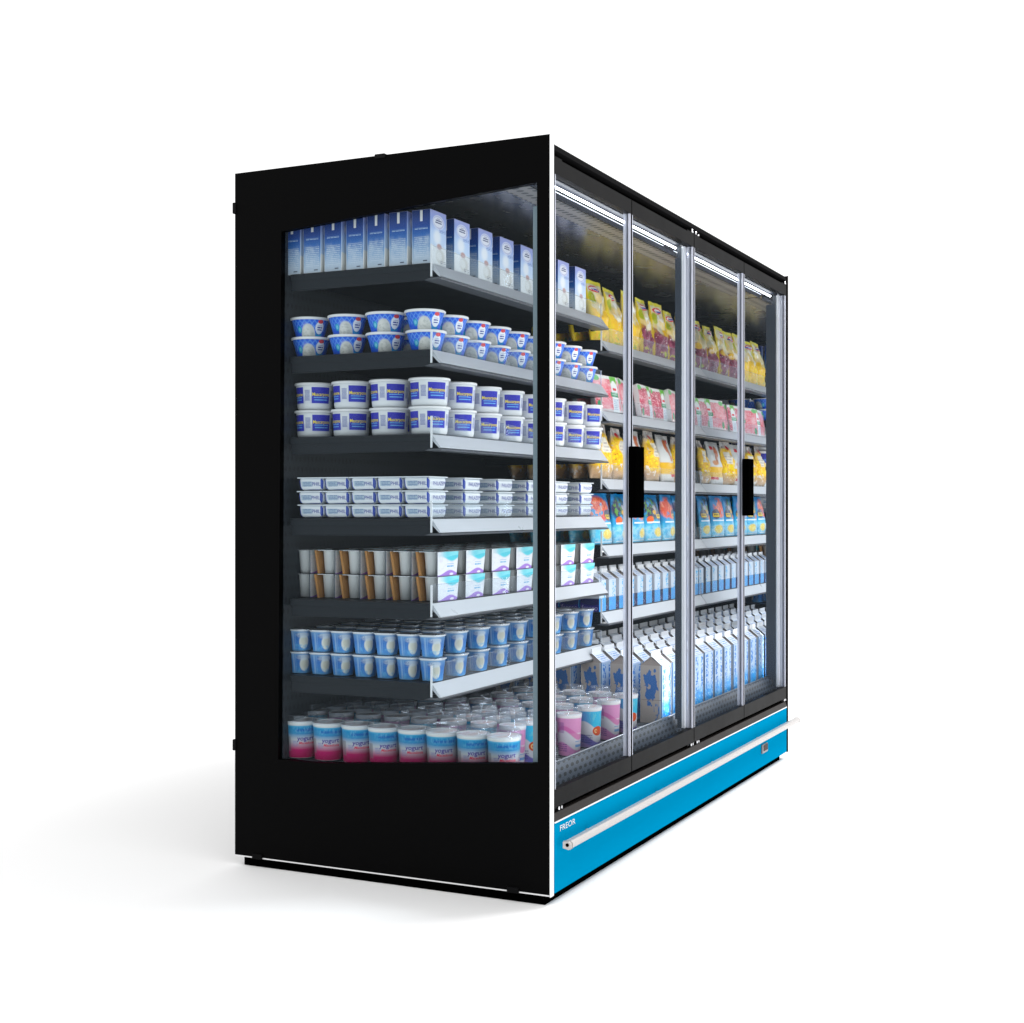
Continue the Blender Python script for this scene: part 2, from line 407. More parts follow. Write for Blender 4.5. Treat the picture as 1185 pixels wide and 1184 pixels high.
# maker's plate lettering and the switch on the kick panel
letter_plane('FREOR', .023, (.112, -.0018, .2025), (1, 0, 0), (0, 0, 1), M_trim, kick, 1.6)
sw = MB(); sw.box(2.115, 2.195, -.008, -.0015, .086, .122); sw = part(sw, 'thermostat', mat('grey_housing', (.22, .22, .23, 1), .4), bevel=.002)
mb = MB(); mb.box(2.130, 2.190, -.0095, -.0082, .095, .119); part(mb, 'screen', mat('brown_screen', (.04, .015, .013, 1), .4, .05), sw)

# lamps of the cooler, and a glowing line for the tube's reflection
def glow_line(x0, x1, y, z, r, m):
    mb = MB(); mb.tube((x0, y, z), (x1, y, z), r, 10); return part(mb, 'light_line', m)
for k in range(2):
    glow_line(.03 + 1.25 * k, 1.22 + 1.26 * k, .060, 2.020, .0034, M_led); glow_line(.03 + 1.25 * k, 1.17 + 1.26 * k, .088, 2.0225, .0013, M_ledrefl)  # the thin second line is no lamp: it glows as the tube's reflection
mb = MB(); mb.prism([(.040, 2.0335), (.118, 2.0335), (.120, 2.022), (.118, 2.022), (.112, 2.0305), (.040, 2.0305)], .025, L - .026); part(mb, 'lamp_shade', mat('grey_reflector', (.016, .019, .028, 1), .5, .1))
for x0, x1, y0, y1 in ((.0275, .034, .044, .060), (1.2325, 1.246, .0565, .0625), (L - .038, L - .0275, .0565, .0625)):
    mb = MB(); mb.box(x0, x1, y0, y1, .36, 1.93 if x0 < .1 else 1.98); part(mb, 'led_column', M_ledv)

# centre post and corner posts
for x0, x1, nm in ((1.226, 1.2485, 'mullion'), (L - .045, L - .0265, 'mullion')):
    mb = MB(); mb.box(x0, x1, .026, .0415, .315, 2.026); o = part(mb, nm, M_edge, bevel=.003)
    for yy in (.0300, .0345, .0385):
        m2 = MB(); m2.box(x0 - .0012, x0 - .0002, yy - .0008, yy + .0008, .32, 2.02); part(m2, 'groove', M_trim if yy == .0345 else M_strip, o)
for x0, x1, y1 in ((1.2265, 1.248, .064), (L - .0445, L - .027, .085)):
    mb = MB(); mb.box(x0, x1, .042, .0555, .315, 2.026); part(mb, 'mullion_back', M_gask)
    mb = MB(); mb.box(x0 + .0005, x0 + .003, .0557, y1, .345, 1.985); part(mb, 'mullion_fin', M_gask)

# doors
seams = [.0225, .625, 1.248, 1.873, 2.523]
for d in range(4):
    a, b = seams[d] + .003, seams[d + 1] - .003
    root = MB(); ou = [(a, .2665), (b, .2665), (b, 2.068), (a, 2.068)]; inn = [(a + .0012, .316), (b - .0012, .316), (b - .0012, 2.024), (a + .0012, 2.024)]
    for i in range(4):
        p, q, q2, p2 = ou[i], ou[(i + 1) % 4], inn[(i + 1) % 4], inn[i]
        f = lambda t, y: (t[0], y, t[1])
        root.face([f(p, 0), f(q, 0), f(q2, 0), f(p2, 0)]); root.face([f(q, .021), f(p, .021), f(p2, .021), f(q2, .021)]); root.face([f(q, 0), f(p, 0), f(p, .021), f(q, .021)]); root.face([f(p2, 0), f(q2, 0), f(q2, .021), f(p2, .021)])
    o = part(root, 'door', M_dark, label='glass door, %s from the near end' % ORD[d])
    mb = MB(); mb.face([(a + .0013, .009, .317), (b - .0013, .009, .317), (b - .0013, .009, 2.0235), (a + .0013, .009, 2.0235)]); part(mb, 'glass_pane', G_door, o)
    for x0, x1 in ((a + .0014, a + .011), (b - .011, b - .0014)):
        mb = MB(); mb.box(x0, x1, .0015, .0075, .3165, 2.0235); mb.box(x0, x1, .0145, .0235, .3165, 2.0235); part(mb, 'edge_profile', G_prof, o)
        mb = MB(); xm = x0 + .0004 if x0 > (a + b) / 2 else x1 - .0024; mb.box(xm, xm + .002, .0106, .0142, .3165, 2.0235); part(mb, 'gasket', M_dgask, o)
    hx = (b - .031, b + .0005) if d % 2 == 0 else (a - .0005, a + .031)
    mb = MB(); mb.box(hx[0], hx[1], -.030, -.001, 1.066, 1.290); part(mb, 'handle', M_gap, o, bevel=.003)
    hx = a + .03 if d % 2 == 0 else b - .03
    mb = MB(); mb.box(hx - .03, hx + .03, .004, .018, 2.0685, 2.075); 
    if d: mb.tube((hx + (.012 if d % 2 else -.012), .002, 2.072), (hx + (.012 if d % 2 else -.012), .002, 2.083), .0042, 8, 1); mb.tube((hx + .02, -.001, 2.075), (hx + .02, .012, 2.075), .0034, 8, 1)
    part(mb, 'hinge', [M_dark, M_chrome], o)
    mb = MB(); mb.box(hx - .03, hx + .03, .004, .017, .2595, .266); mb.tube((hx, .001, .256), (hx, .001, .2655), .004, 8, 1); mb.tube((hx + .02, .001, .256), (hx + .02, .001, .2645), .003, 8, 1); part(mb, 'hinge', [M_dark, M_chrome], o)

# deck
DZ = .33
mb = MB(); mb.box(.0225, L - .0095, .085, .899, DZ - .012, DZ - .006); deck = part(mb, 'deck', M_deck)
mb = MB()
mb.tube((.024, .078, DZ + .028), (L - .0095, .078, DZ + .028), .0032)
mb.tube((.024, .13, DZ - .003), (L - .026, .13, DZ - .003), .003); mb.tube((.024, .50, DZ - .003), (L - .026, .50, DZ - .003), .003)
x = .03
while x < L - .03:
    mb.tube((x, .078, DZ + .028), (x, .112, DZ - .003), .0018, 6); mb.tube((x, .112, DZ - .003), (x, .88, DZ - .003), .0018, 6); x += .032
part(mb, 'wire_rack', M_wire, deck)
mb = MB(); mb.prism([(.070, DZ + .026), (.058, .250), (.062, .250), (.074, DZ + .026)], .0225, L - .0095); part(mb, 'front_grille', M_front)

# shelves
def shelf(x0, x1, z, name='shelf'):
    o = MB(); o.box(x0, x1, .397, .885, z - .022, z); o = part(o, name, M_shelf, bevel=.002)
    mb = MB(); mb.prism([(.3955, z - .001), (.366, z - .040), (.371, z - .0415), (.3955, z - .018)], x0 + .006, x1 - .0005); part(mb, 'price_rail', M_rail, o)
    for xs in (x0 + .012, (x0 + x1) / 2 + .1):
        pass
    mb = MB(); mb.prism([(.366, z - .0425), (.363, z - .0445), (.366, z - .0485), (.42, z - .0485), (.42, z - .0425)], x0 + .003, x1); part(mb, 'front_lip', M_lip, o)
    for xb in (x0 + .001, x1 - .005):
        mb = MB(); mb.prism([(.40, z - .0200), (.40, z - .042), (.4205, z - .050), (.88, z - .052), (.88, z - .0200)], xb, xb + .004); part(mb, 'bracket', M_shelf, o)
    mb = MB(); mb.box(x0 + .008, x1 - .005, .3985, .4005, z + .0005, z + .052); part(mb, 'riser', G_riser, o)
    mb = MB(); mb.box(x0 + .008, x1 - .005, .3985, .4005, z + .0522, z + .0532); part(mb, 'riser_edge', G_stop, o)
    for xe in (x0 + .0002, x1 - .0035):
        mb = MB(); mb.box(xe, xe + .003, .392, .3975, z - .04, z + .052); part(mb, 'end_stop', G_edge if xe < x0 + .1 else G_stop, o)
    if z < 1.0:
        mb = MB(); mb.box(x0 + .12, x1 - .12, .428, .438, z - .0285, z - .0235); part(mb, 'hidden_fill_strip', M_fill, o)  # added strip, out of view, to brighten the rear rows below
    return o
B1 = (.034, 1.344); B2 = (1.345, L - .0095)
Z1 = [1.808, 1.558, 1.312, 1.066, .821, .589]
Z2 = [1.725, 1.462, 1.207, .957, .706]
for z in Z1: shelf(*B1, z)
for z in Z2: shelf(*B2, z)

# ================================================================ products
WHT = C(236, 238, 240)

# ---- milk bricks, top shelf
a = Art('carton_front', WHT); a.ramp([(0, C(222, 224, 224)), (.32, C(240, 240, 238)), (.36, C(205, 225, 248)), (.62, C(190, 214, 248)), (.85, C(150, 170, 232)), (1, C(165, 170, 225))])
a.ell(.42, .52, .22, .13, C(240, 245, 252), .5); a.ell(.5, .80, .36, .13, C(228, 232, 248), .08); a.ell(.5, .80, .33, .115, C(120, 132, 200), .06, .5); a.ell(.48, .80, .29, .095, C(236, 238, 248), .1)
a.lines(.30, .765, .70, .845, 2, C(50, 60, 120), 11, .38); a.rect(.40, .855, .60, .866, C(60, 70, 130), .02)
a.lines(.55, .62, .95, .68, 2, C(90, 110, 190), 30)
a.below(.33, .03, 9, 1.2, C(246, 246, 244)); a.ell(.55, .35, .15, .055, C(196, 158, 154), .3); a.ell(.62, .17, .26, .13, C(214, 208, 196), .35, .8); a.ell(.55, .18, .17, .08, C(244, 242, 236), .3)
a.lines(.62, .03, .95, .10, 2, C(130, 130, 140), 30)
A_cf = a.done()
a = Art('carton_side', WHT); a.ramp([(0, C(196, 208, 218)), (.30, C(130, 165, 205)), (.55, C(35, 100, 178)), (.72, C(14, 66, 150)), (1, C(24, 50, 112))])
a.noise(3, 5, .55, C(190, 205, 220), .15, a.mrect(0, 0, 1, .5, .1), a=.5); a.lines(.12, .10, .9, .50, 11, C(215, 225, 232), 26, .42, .55)
a.lines(.15, .64, .85, .665, 1, C(190, 215, 235), 28, .35); a.rect(.6, .045, .82, .065, C(50, 60, 80))
A_cs = a.done()
proto = empty('milk_carton'); proto['category'] = 'milk carton'
cw, cd, ch = .098, .062, .158
mb = MB(); mb.box(-cw / 2, cw / 2, 0, cd, 0, ch, (0, 0, 1, 1, 1, 1)); mb.build('carton', [A_cf, A_cs], proto, bevel=.0012)
mb = MB(); mb.box(-cw / 2 - .0012, -cw / 2 - .0004, .026, .034, ch - .034, ch - .002); mb.build('flap', M_white, proto)
mb = MB(); mb.box(cw / 2 + .0004, cw / 2 + .0014, .022, .034, ch - .040, ch - .004); mb.build('flap', M_white, proto)
cols = [.095 + .1535 * k for k in range(8)]
for c, x in enumerate(cols):
    for r in range(7 if c == 0 else (3 if c < 3 else 2)):
        lb = 'blue milk carton on top shelf, %s beside the end glass, %s' % (ORD[c] + ' column', 'front row' if r == 0 else ORD[r] + ' row back')
        if c: lb = 'blue milk carton on top shelf, %s column from the end glass, %s' % (ORD[c], 'front row' if r == 0 else ORD[r] + ' row back')
        put(proto, (x + random.uniform(-.002, .002), .404 + .0755 * r + random.uniform(-.001, .001), Z1[0] + .001), lb, 'milk cartons on the top shelf', R(random.uniform(-1.5, 1.5)))

# ---- generic round pot
def pot(name, cat, prof, art, az0, lid=None, lidm=None, seg=40, base_r=None, sq=0.):
    p = empty(name); p['category'] = cat
    mb = MB(); mb.lathe(prof, az0, seg, sq=sq)
    r0, z0, _ = prof[0]; mb.lathe([(.0005, z0, 0), (r0, z0, 0)], az0, seg, sq=sq)
    mb.build('cup', art, p)
    if lid:
        mb = MB(); mb.lathe(lid, az0, seg, sq=sq); mb.build('lid', lidm or M_white, p)
    return p

# ---- blue tubs with white mound (second shelf)
a = Art('blue_tub_print', C(20, 96, 226))
for k in (1, -1):
    w = a.M('SINE', a.M('ADD', a.M('MULTIPLY', a.u, 2 * PI * 22), a.M('MULTIPLY', a.v, k * 17.)))
    a.mix(a.M('MULTIPLY', a.st(w, .80, .12), a.mrect(0, .30, 1, 1)), C(96, 160, 240), .9)
for du in (-.5, 0, .5):
    a.ell(.475 + du, -.12, .078, .84, C(206, 208, 202), .08); a.ell(.45 + du, -.10, .045, .74, C(235, 234, 226), .4, .7)
    a.noise(30, 8, .55, C(170, 176, 172), .1, a.mell(.475 + du, -.1, .065, .7), a=.6)
    a.ell(.382 + du, .38, .026, .20, C(30, 165, 205), .06); a.ell(.382 + du, .38, .014, .11, C(120, 205, 230), .1)
    a.rect(.555 + du, .03, .632 + du, .24, C(40, 165, 215), .01); a.lines(.56 + du, .08, .63 + du, .22, 2, C(20, 80, 180), 200)
    a.ell(.593 + du, .50, .047, .36, C(240, 244, 250), .06); a.ell(.596 + du, .86, .028, .11, C(222, 70, 78), .1)
    a.lines(.566 + du, .36, .622 + du, .64, 2, C(40, 60, 150), 90, .36)
A_bt = a.done()
def tubp(rb, rt, h, e=.0): return [(rb * .93, 0, 0), (rb, .003, .03), (rt, h, 1.)]
bt = pot('blue_tub', 'plastic tub', tubp(.043, .057, .053), A_bt, 214., [(.0575, .0515, 0), (.0615, .052, .1), (.062, .057, .5), (.060, .0595, .8), (.055, .059, 1), (.0005, .058, 1)])
LAYER = ['lower', 'upper']
def stack(proto, look, xs, y0, dy, z, hs, rows, group, shelfname, jit=.002, rzj=3., colfun=None):
    for c, x in enumerate(xs):
        for r in range(rows(c)):
            for l in range(len(hs)):
                if len(hs) == 1: lay = ''
                elif len(hs) == 2: lay = ', %s layer' % LAYER[l]
                else: lay = ', %s layer' % ['bottom', 'middle', 'top'][l]
                rowt = 'front row' if r == 0 else '%s row back' % ORD[r]
                lb = '%s%s, %s, %s from the end glass' % (look, lay, rowt, ORD[c])
                put(proto, (x + random.uniform(-jit, jit), y0 + dy * r + random.uniform(-jit, jit), z + .0015 + hs[l]), lb, group, R(random.uniform(-rzj, rzj)))
stack(bt, 'blue tub with white lid', [.103 + .1478 * k for k in range(9)], .452, .135, Z1[1], [0, .0605], lambda c: 4 if c == 0 else 2, 'blue tubs on the second shelf', '')

# ---- white tubs with blue labels (third shelf)
a = Art('white_tub_print', C(228, 231, 232))
for u0 in (.11, .36, .61, .86):
    a.rect(u0 + .0, .24, u0 + .17, .86, C(44, 46, 178), .003); a.rect(u0, .24, u0 + .17, .5, C(46, 70, 200), .06, .5)
    a.lines(u0 + .02, .35, u0 + .15, .48, 1, C(110, 180, 235), 170, .38)
    a.lines(u0 - .064, .34, u0 - .016, .76, 9, C(70, 80, 140), 300, .40, .8); a.rect(u0 - .062, .34, u0 - .018, .76, C(150, 158, 200), .003, .5)
A_wt = a.done()
wt = pot('white_tub', 'plastic tub', [(.047, 0, 0), (.052, .004, .05), (.0535, .012, .15), (.0575, .074, .93), (.058, .077, 1.)], A_wt, 254.,
         [(.0585, .0745, 0), (.0625, .075, .1), (.063, .080, .5), (.061, .0825, .8), (.056, .082, 1), (.0005, .081, 1)])
cup = wt.children[0]
M_yel = mat('yellow_ink', C(245, 222, 60), .4)
for az in (254 + (.445 - .5) * 360, 254 + (.195 - .5) * 360):
    letter_cyl('Mascarpone', .0148, lambda z: .0535 + (z - .012) * .0645, az, .046, M_yel, cup, .78, 0., .00015)
stack(wt, 'white tub with blue label', [.119 + .1735 * k for k in range(8)], .448, .135, Z1[2], [0, .0845], lambda c: 4 if c == 0 else 2, 'white tubs with blue labels', '')

# ---- rectangular cheese boxes, three high (fourth shelf)
a = Art('box_front', C(228, 233, 236)); a.rect(0, 0, .06, 1, C(30, 66, 168), .01); a.rect(.93, 0, 1, 1, C(30, 66, 168), .01)
a.rect(.0, .93, 1, 1, C(205, 214, 220), .02); A_pf = a.done()
a = Art('box_side', C(178, 196, 208)); a.rect(0.02, .04, .13, .92, C(22, 60, 165), .01); a.ell(.06, .9, .035, .12, C(225, 235, 240)); a.rect(.58, .0, 1, 1, C(222, 228, 232), .05)
a.lines(.20, .15, .54, .82, 6, C(80, 110, 160), 22, .44, .8); A_ps = a.done()
ph = empty('cheese_box'); ph['category'] = 'cheese box'
mb = MB(); pw, pd, phh = .118, .0885, .0395
def tap(x, y, z): return (x * (1 + .05 * z / phh), y, z)
mb.box(-pw / 2, pw / 2, 0, pd, 0, phh, (0, 0, 1, 1, 2, 2)); mb.v = [(x * (.93 + .07 * z / phh), pd / 2 + (y - pd / 2) * (.93 + .07 * z / phh), z) for x, y, z in mb.v]
body = mb.build('tub', [A_pf, A_ps, M_white], ph, bevel=.012)
mb = MB(); mb.box(-pw / 2 - .001, pw / 2 + .001, -.001, pd + .001, phh - .003, phh + .0005); mb.build('lid', mat('pale_lid', (.66, .70, .73, 1), .35), ph, bevel=.001)
M_navy = mat('navy_ink', C(46, 62, 150), .45)
letter_plane('PHILAZEM', .0165, (.004, -.0008, .019), (1, 0, 0), (0, 0, 1), M_navy, body, 1.02)
letter_plane('PHIL', .0155, (-pw / 2 - .0008, .022, .019), (0, -1, 0), (0, 0, 1), M_navy, body, 1.0)
stack(ph, 'pale flat cheese box', [.098 + .2265 * k for k in range(6)], .404, .0922, Z1[3], [0, .0412, .0824], lambda c: 5 if c == 0 else 2, 'flat cheese boxes stacked three high', '', .0015, 1.)

# ---- sleeved dessert packs, two high (fifth shelf)
a = Art('sleeve_front', C(238, 238, 240)); a.noise(6, 9, .6, C(225, 222, 232), .1, None, a=.7)
a.mix(a.M('SUBTRACT', 1., a.st(a.M('ADD', a.v, a.M('MULTIPLY', a.M('SINE', a.M('MULTIPLY_ADD', a.u, 5.5, 3.4)), .14)), .0, .9)), C(238, 238, 240), .0)
e = a.M('MULTIPLY_ADD', a.M('SINE', a.M('MULTIPLY_ADD', a.u, 6., .6)), .10, .70); k = a.M('MULTIPLY', a.st(a.M('SUBTRACT', a.v, e), 0., .05), a.st(a.u, .25, .3)); a.mix(k, C(40, 205, 222), .95)
e = a.M('MULTIPLY_ADD', a.M('SINE', a.M('MULTIPLY_ADD', a.u, 4.5, 3.6)), .05, .80); k = a.M('MULTIPLY', a.st(a.M('SUBTRACT', a.v, e), 0., .02), a.st(a.u, .5, .3)); a.mix(k, C(150, 230, 236), .7)
a.below(.13, .10, 5.2, -1.7, C(168, 120, 218), .02); a.ell(.72, .06, .10, .05, C(245, 240, 250), .2); a.lines(.45, .36, .80, .50, 1, C(90, 170, 220), 14, .38)
A_sf = a.done()
A_sb = mat('brown_card', C(176, 126, 74), .7, .2)
M_cupw = mat('translucent_white_cup', C(220, 222, 220), .35, .4)
M_sin = mat('sleeve_inner', C(58, 70, 84), .35)
dp = empty('dessert_pack'); dp['category'] = 'dessert pack'
w0, w1, hh = .059, .066, .0715
for yy, nm, mm in ((0, 'sleeve_front', A_sf), (.0555, 'sleeve_back', A_sb)):
    mb = MB(); dy = -.004 if yy == 0 else .008; t = .003 if yy == 0 else .0075
    q = [(0, 0), (1, 0), (1, 1), (0, 1)]
    F = [(-w0, yy, 0), (w0, yy, 0), (w1, yy + dy, hh), (-w1, yy + dy, hh)]; Bk = [(x, y + t, z) for x, y, z in F]
    mb.face(F, q, 0); mb.face([Bk[1], Bk[0], Bk[3], Bk[2]], q, 1)
    for i in range(4): mb.face([F[i], Bk[i], Bk[(i + 1) % 4], F[(i + 1) % 4]], q, 1)
    mb.build(nm, [mm, A_sb if yy else M_sin], dp)
for xx in (-.031, .031):
    mb = MB(); mb.lathe([(.0005, 0.001, 0), (.0195, .001, 0), (.0245, .068, .9), (.0262, .069, .95), (.0262, .071, 1)], 225, 26, c=(xx, .0315)); mb.build('cup', M_cupw, dp)
mb = MB(); mb.box(-.064, .064, .003, .060, hh - .0005, hh + .0008); mb.build('foil_lid', M_foil, dp)
stack(dp, 'white and cyan dessert pack', [.152 + .1795 * k for k in range(7)], .405, .089, Z1[4], [0, .0735], lambda c: 6 if c == 0 else 5 if c < 7 else 2, 'dessert packs stacked two high', '', .0015, 1.2)

# ---- small blue yoghurt pots, two high (sixth shelf)
a = Art('pot_print', C(70, 140, 215)); a.ramp([(0, C(120, 180, 228)), (.12, C(75, 150, 222)), (.55, C(62, 128, 208)), (.86, C(110, 165, 220)), (.90, C(225, 232, 236)), (1, C(235, 240, 242))])
for du in (-.5, 0, .5):
    a.ell(.60 + du, .42, .075, .30, C(232, 234, 224), .12); a.ell(.60 + du, .46, .045, .20, C(208, 208, 190), .4, .7); a.ell(.58 + du, .72, .10, .12, C(215, 228, 238), .3, .8)
    a.rect(.45 + du, .08, .455 + du, .85, C(170, 205, 235), .004, .8); a.rect(.40 + du, .05, .43 + du, .85, C(170, 205, 235), .01, .6); a.lines(.47 + du, .62, .54 + du, .8, 3, C(30, 80, 170), 200, .4, .7)
    a.noise(20, 5, .55, C(110, 190, 235), .1, a.mrect(.44 + du, .05, .70 + du, .3, .02), a=.6)
A_yp = a.done()
yp = pot('yoghurt_pot', 'yoghurt pot', [(.0275, 0, 0), (.0285, .003, .05), (.0355, .062, .9), (.0385, .063, .92), (.039, .066, 1)], A_yp, 194., [(.0395, .0655, 0), (.040, .0668, .5), (.037, .0672, .8), (.0005, .0668, 1)], M_foil, 36, sq=.30)
for c in range(9):
    pass
yx = [.092 + .1435 * k for k in range(9)]
for l in (1, 0):
    stack(yp, 'small blue yoghurt pot in the %s layer' % LAYER[l], yx, .422, .0768, Z1[5] + (.0685 if l else 0), [0], (lambda c: 7) if l else (lambda c: 7 if c == 0 else 2), 'small blue yoghurt pots stacked two high', '', .0015, 4.)

# ---- big yoghurt cups on the deck
M_purple = mat('purple_ink', C(66, 42, 150), .45); M_red = mat('red_ink', C(222, 50, 84), .45)
a = Art('yoghurt_print', WHT); a.ramp([(0, C(236, 236, 236)), (.03, C(236, 236, 236)), (.035, C(226, 14, 110)), (.25, C(228, 36, 124)), (.44, C(222, 214, 224)), (.52, C(222, 226, 230)), (.68, C(70, 165, 218)), (.84, C(30, 160, 218)), (.885, C(110, 205, 235)), (.892, C(235, 236, 234)), (1, C(240, 240, 238))])
a.lines(.40, .665, .62, .80, 1, C(36, 110, 200), 46, .40, .8); a.noise(60, 9, .55, C(130, 200, 235), .06, a.mrect(.36, .70, .66, .86, .02), a=.5)
a.bars(.255, .22, .325, .58, C(60, 60, 70), 500.); a.rect(.25, .2, .33, .6, C(190, 190, 190), .004, .25)
a.lines(.66, .3, .76, .56, 6, C(90, 110, 190), 160, .42, .7); a.lines(.36, .34, .42, .5, 4, C(120, 130, 210), 160, .45, .6)
A_y1 = a.done()
a = Art('yoghurt_pink_print', C(238, 232, 238)); a.rect(0, .55, 1, .90, C(236, 160, 212), .02); a.below(.62, .10, 12.57, 2.4, C(226, 110, 186), .02, .8); a.below(.50, .12, 12.57, 2.6, C(230, 228, 238), .02); a.below(.24, .10, 12.57, 2.9, C(232, 150, 212), .02); a.below(.10, .06, 12.57, 3.4, C(240, 160, 215), .03)
a.lines(.30, .12, .48, .32, 4, C(120, 70, 160), 80, .42, .6); a.lines(.60, .22, .75, .36, 1, C(120, 170, 230), 60, .4); a.rect(0, .90, 1, 1, C(236, 236, 238))
a.rect(.34, .55, .44, .8, C(150, 90, 180), .01, .5)
A_y2 = a.done()
a = Art('yoghurt_orange_print', C(226, 230, 240)); a.rect(0, .50, 1, .90, C(60, 205, 246), .02); a.rect(.2, .50, .5, .9, C(110, 150, 232), .10, .8); a.below(.55, .11, 12.57, 2.6, C(232, 234, 242), .02); a.below(.24, .10, 12.57, 2.9, C(130, 120, 210), .02); a.below(.09, .06, 12.57, 3.2, C(180, 150, 222), .03)
for du in (-.5, 0, .5):
    a.ell(.635 + du, .42, .085, .115, C(235, 90, 30), .06); a.ell(.60 + du, .42, .022, .05, C(250, 225, 160), .2); a.ell(.604 + du, .42, .012, .028, C(235, 90, 30), .2); a.rect(.604 + du, .40, .62 + du, .425, C(235, 90, 30), .003)
a.lines(.38, .12, .55, .34, 4, C(70, 70, 160), 80, .42, .6); a.rect(0, .90, 1, 1, C(236, 236, 238)); a.noise(30, 6, .55, C(130, 220, 240), .06, a.mrect(.5, .66, .8, .88, .02), a=.6)
A_y3 = a.done()
a = Art('foil_print', C(206, 208, 212), .3, .5); a.noise(3, 3, .52, C(214, 170, 180), .1, a=.7); a.noise(5, 5, .6, C(225, 232, 240), .08); a.rect(0, .30, 1, .55, C(196, 150, 120), .15, .5); A_ft = a.done()
def bigcup(name, art, rb, rt, h, az0, txt):
    p = empty(name); p['category'] = 'yoghurt cup'
    hb = h * .86
    rf = lambda z: rb + (rt - rb) * z / hb
    mb = MB(); mb.lathe([(.0005, .002, 0), (rb * .93, .002, 0), (rb, .004, .03), (rt, hb * .895, .89), (rt + .001, hb * .90, .895), (rt + .002, hb, 1.)], az0, 44); o = mb.build('cup', art, p)
    mb = MB()
    n = 28
    for k in range(n):
        a0, a1 = 2 * PI * k / n, 2 * PI * (k + 1) / n
        mb.face([(0, 0, hb - .002), (rt * math.cos(a0), rt * math.sin(a0), hb - .002), (rt * math.cos(a1), rt * math.sin(a1), hb - .002)], [(.5, .5), (.5 + .5 * math.cos(a0), .5 + .5 * math.sin(a0)), (.5 + .5 * math.cos(a1), .5 + .5 * math.sin(a1))])
    mb.build('foil', A_ft, p)
    mb = MB(); r = rt + .003
    mb.lathe([(r, hb - .004, 0), (r + .001, hb + .002, .2), (r - .002, hb + .003, .3), (r - .003, h - .004, .7), (r - .006, h, .8), (r - .010, h, .85), (r - .013, h - .004, .9), (.0005, h - .004, 1)], az0, 44); mb.build('lid', G_lid, p)
    if txt:
        letter_cyl('yogurt', .0185, rf, az0 + 2, hb * .55, M_purple, o, 1.1, .1, .0003)
        letter_cyl('Macedonia', .0115, rf, az0 + 6, hb * .43, M_red, o, 1.0, .3, .0002)
    return p
y1 = bigcup('yoghurt_cup', A_y1, .043, .048, .134, 222., True)
y2 = bigcup('yoghurt_cup', A_y2, .034, .038, .152, 195., False)
y3 = bigcup('yoghurt_cup', A_y3, .034, .038, .152, 195., False)
dz = DZ + .001
def nm(c, r): return '%s from the front, %s from the end glass' % ('first' if r == 0 else ORD[r], ORD[c])
for c in range(4):
    for r in range(8):
        if c == 0: pr, look, dx = y1, 'pink based yoghurt cup', 0
        else: pr, look, dx = (y3, 'slim orange logo yoghurt cup', 0) if (r + c) % 2 == 0 else (y2, 'slim pink yoghurt cup', 0)
        lb = '%s, %s row back, %s column' % (look, ORD[r], ORD[c])
        put(pr, (.09 + .1035 * c + random.uniform(-.003, .003), .188 + .0987 * r + (.0 if c == 0 else .02) + random.uniform(-.002, .002), dz), lb + ' from end glass', 'yoghurt cups on the bottom deck', R(random.uniform(-7, 7) + (-10 if (c == 0 and r < 4) else 0)))
for c in range(4):
    for r in range(7 if c < 2 else 5):
        pr, look = ((y2, 'slim pink yoghurt cup'), (y3, 'slim blue orange yoghurt cup'))[(c + r) % 2]
        put(pr, (.475 + .165 * c, .150 + .098 * r, dz), '%s behind near door, %s row back, %s column from left' % (look, ORD[r], ORD[c]), 'yoghurt cups on the bottom deck', R(random.uniform(-6, 6)))

# ---- milk cartons with gable tops
def gable(name, cat, w, d, hb, hg, fin, front, side, topm):
    p = empty(name); p['category'] = cat
    mb = MB(); x0, x1 = -w / 2, w / 2; ym = d / 2; q = [(0, 0), (1, 0), (1, 1), (0, 1)]
    mb.face([(x0, 0, 0), (x1, 0, 0), (x1, 0, hb), (x0, 0, hb)], q, 0); mb.face([(x1, d, 0), (x0, d, 0), (x0, d, hb), (x1, d, hb)], q, 0)
    mb.face([(x0, d, 0), (x0, 0, 0), (x0, 0, hb), (x0, d, hb)], q, 1); mb.face([(x1, 0, 0), (x1, d, 0), (x1, d, hb), (x1, 0, hb)], q, 1)
    mb.face([(x0, d, 0), (x1, d, 0), (x1, 0, 0), (x0, 0, 0)], q, 1)
    body = mb.build('carton', [front, side], p)
    zt = hb + hg; i = w * .10
    mb = MB(); mb.face([(x0, 0, hb), (x1, 0, hb), (x1, ym - .002, zt), (x0, ym - .002, zt)], q, 0, False); mb.face([(x1, d, hb), (x0, d, hb), (x0, ym + .002, zt), (x1, ym + .002, zt)], q, 0)
    for xx, s in ((x0, 1), (x1, -1)):
        mb.face([(xx, d, hb), (xx, 0, hb), (xx + s * i, ym, zt - hg * .25)], None, 1); mb.face([(xx, 0, hb), (xx, ym - .002, zt), (xx + s * i, ym, zt - hg * .25)], None, 1); mb.face([(xx, d, hb), (xx + s * i, ym, zt - hg * .25), (xx, ym + .002, zt)], None, 1)
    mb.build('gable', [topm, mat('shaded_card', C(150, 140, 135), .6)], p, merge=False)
    mb = MB(); mb.box(x0, x1, ym - .002, ym + .002, zt, zt + fin); mb.build('fin', M_cardw, p)
    return p, body
M_cardw = mat('white_card', C(232, 234, 236), .5, .3)
a = Art('carton_top', C(212, 220, 230)); a.lines(.1, .15, .9, .75, 3, C(70, 130, 205), 9, .42, .8); a.rect(0, .0, 1, .07, C(50, 110, 190), .01, .6); A_ct = a.done()
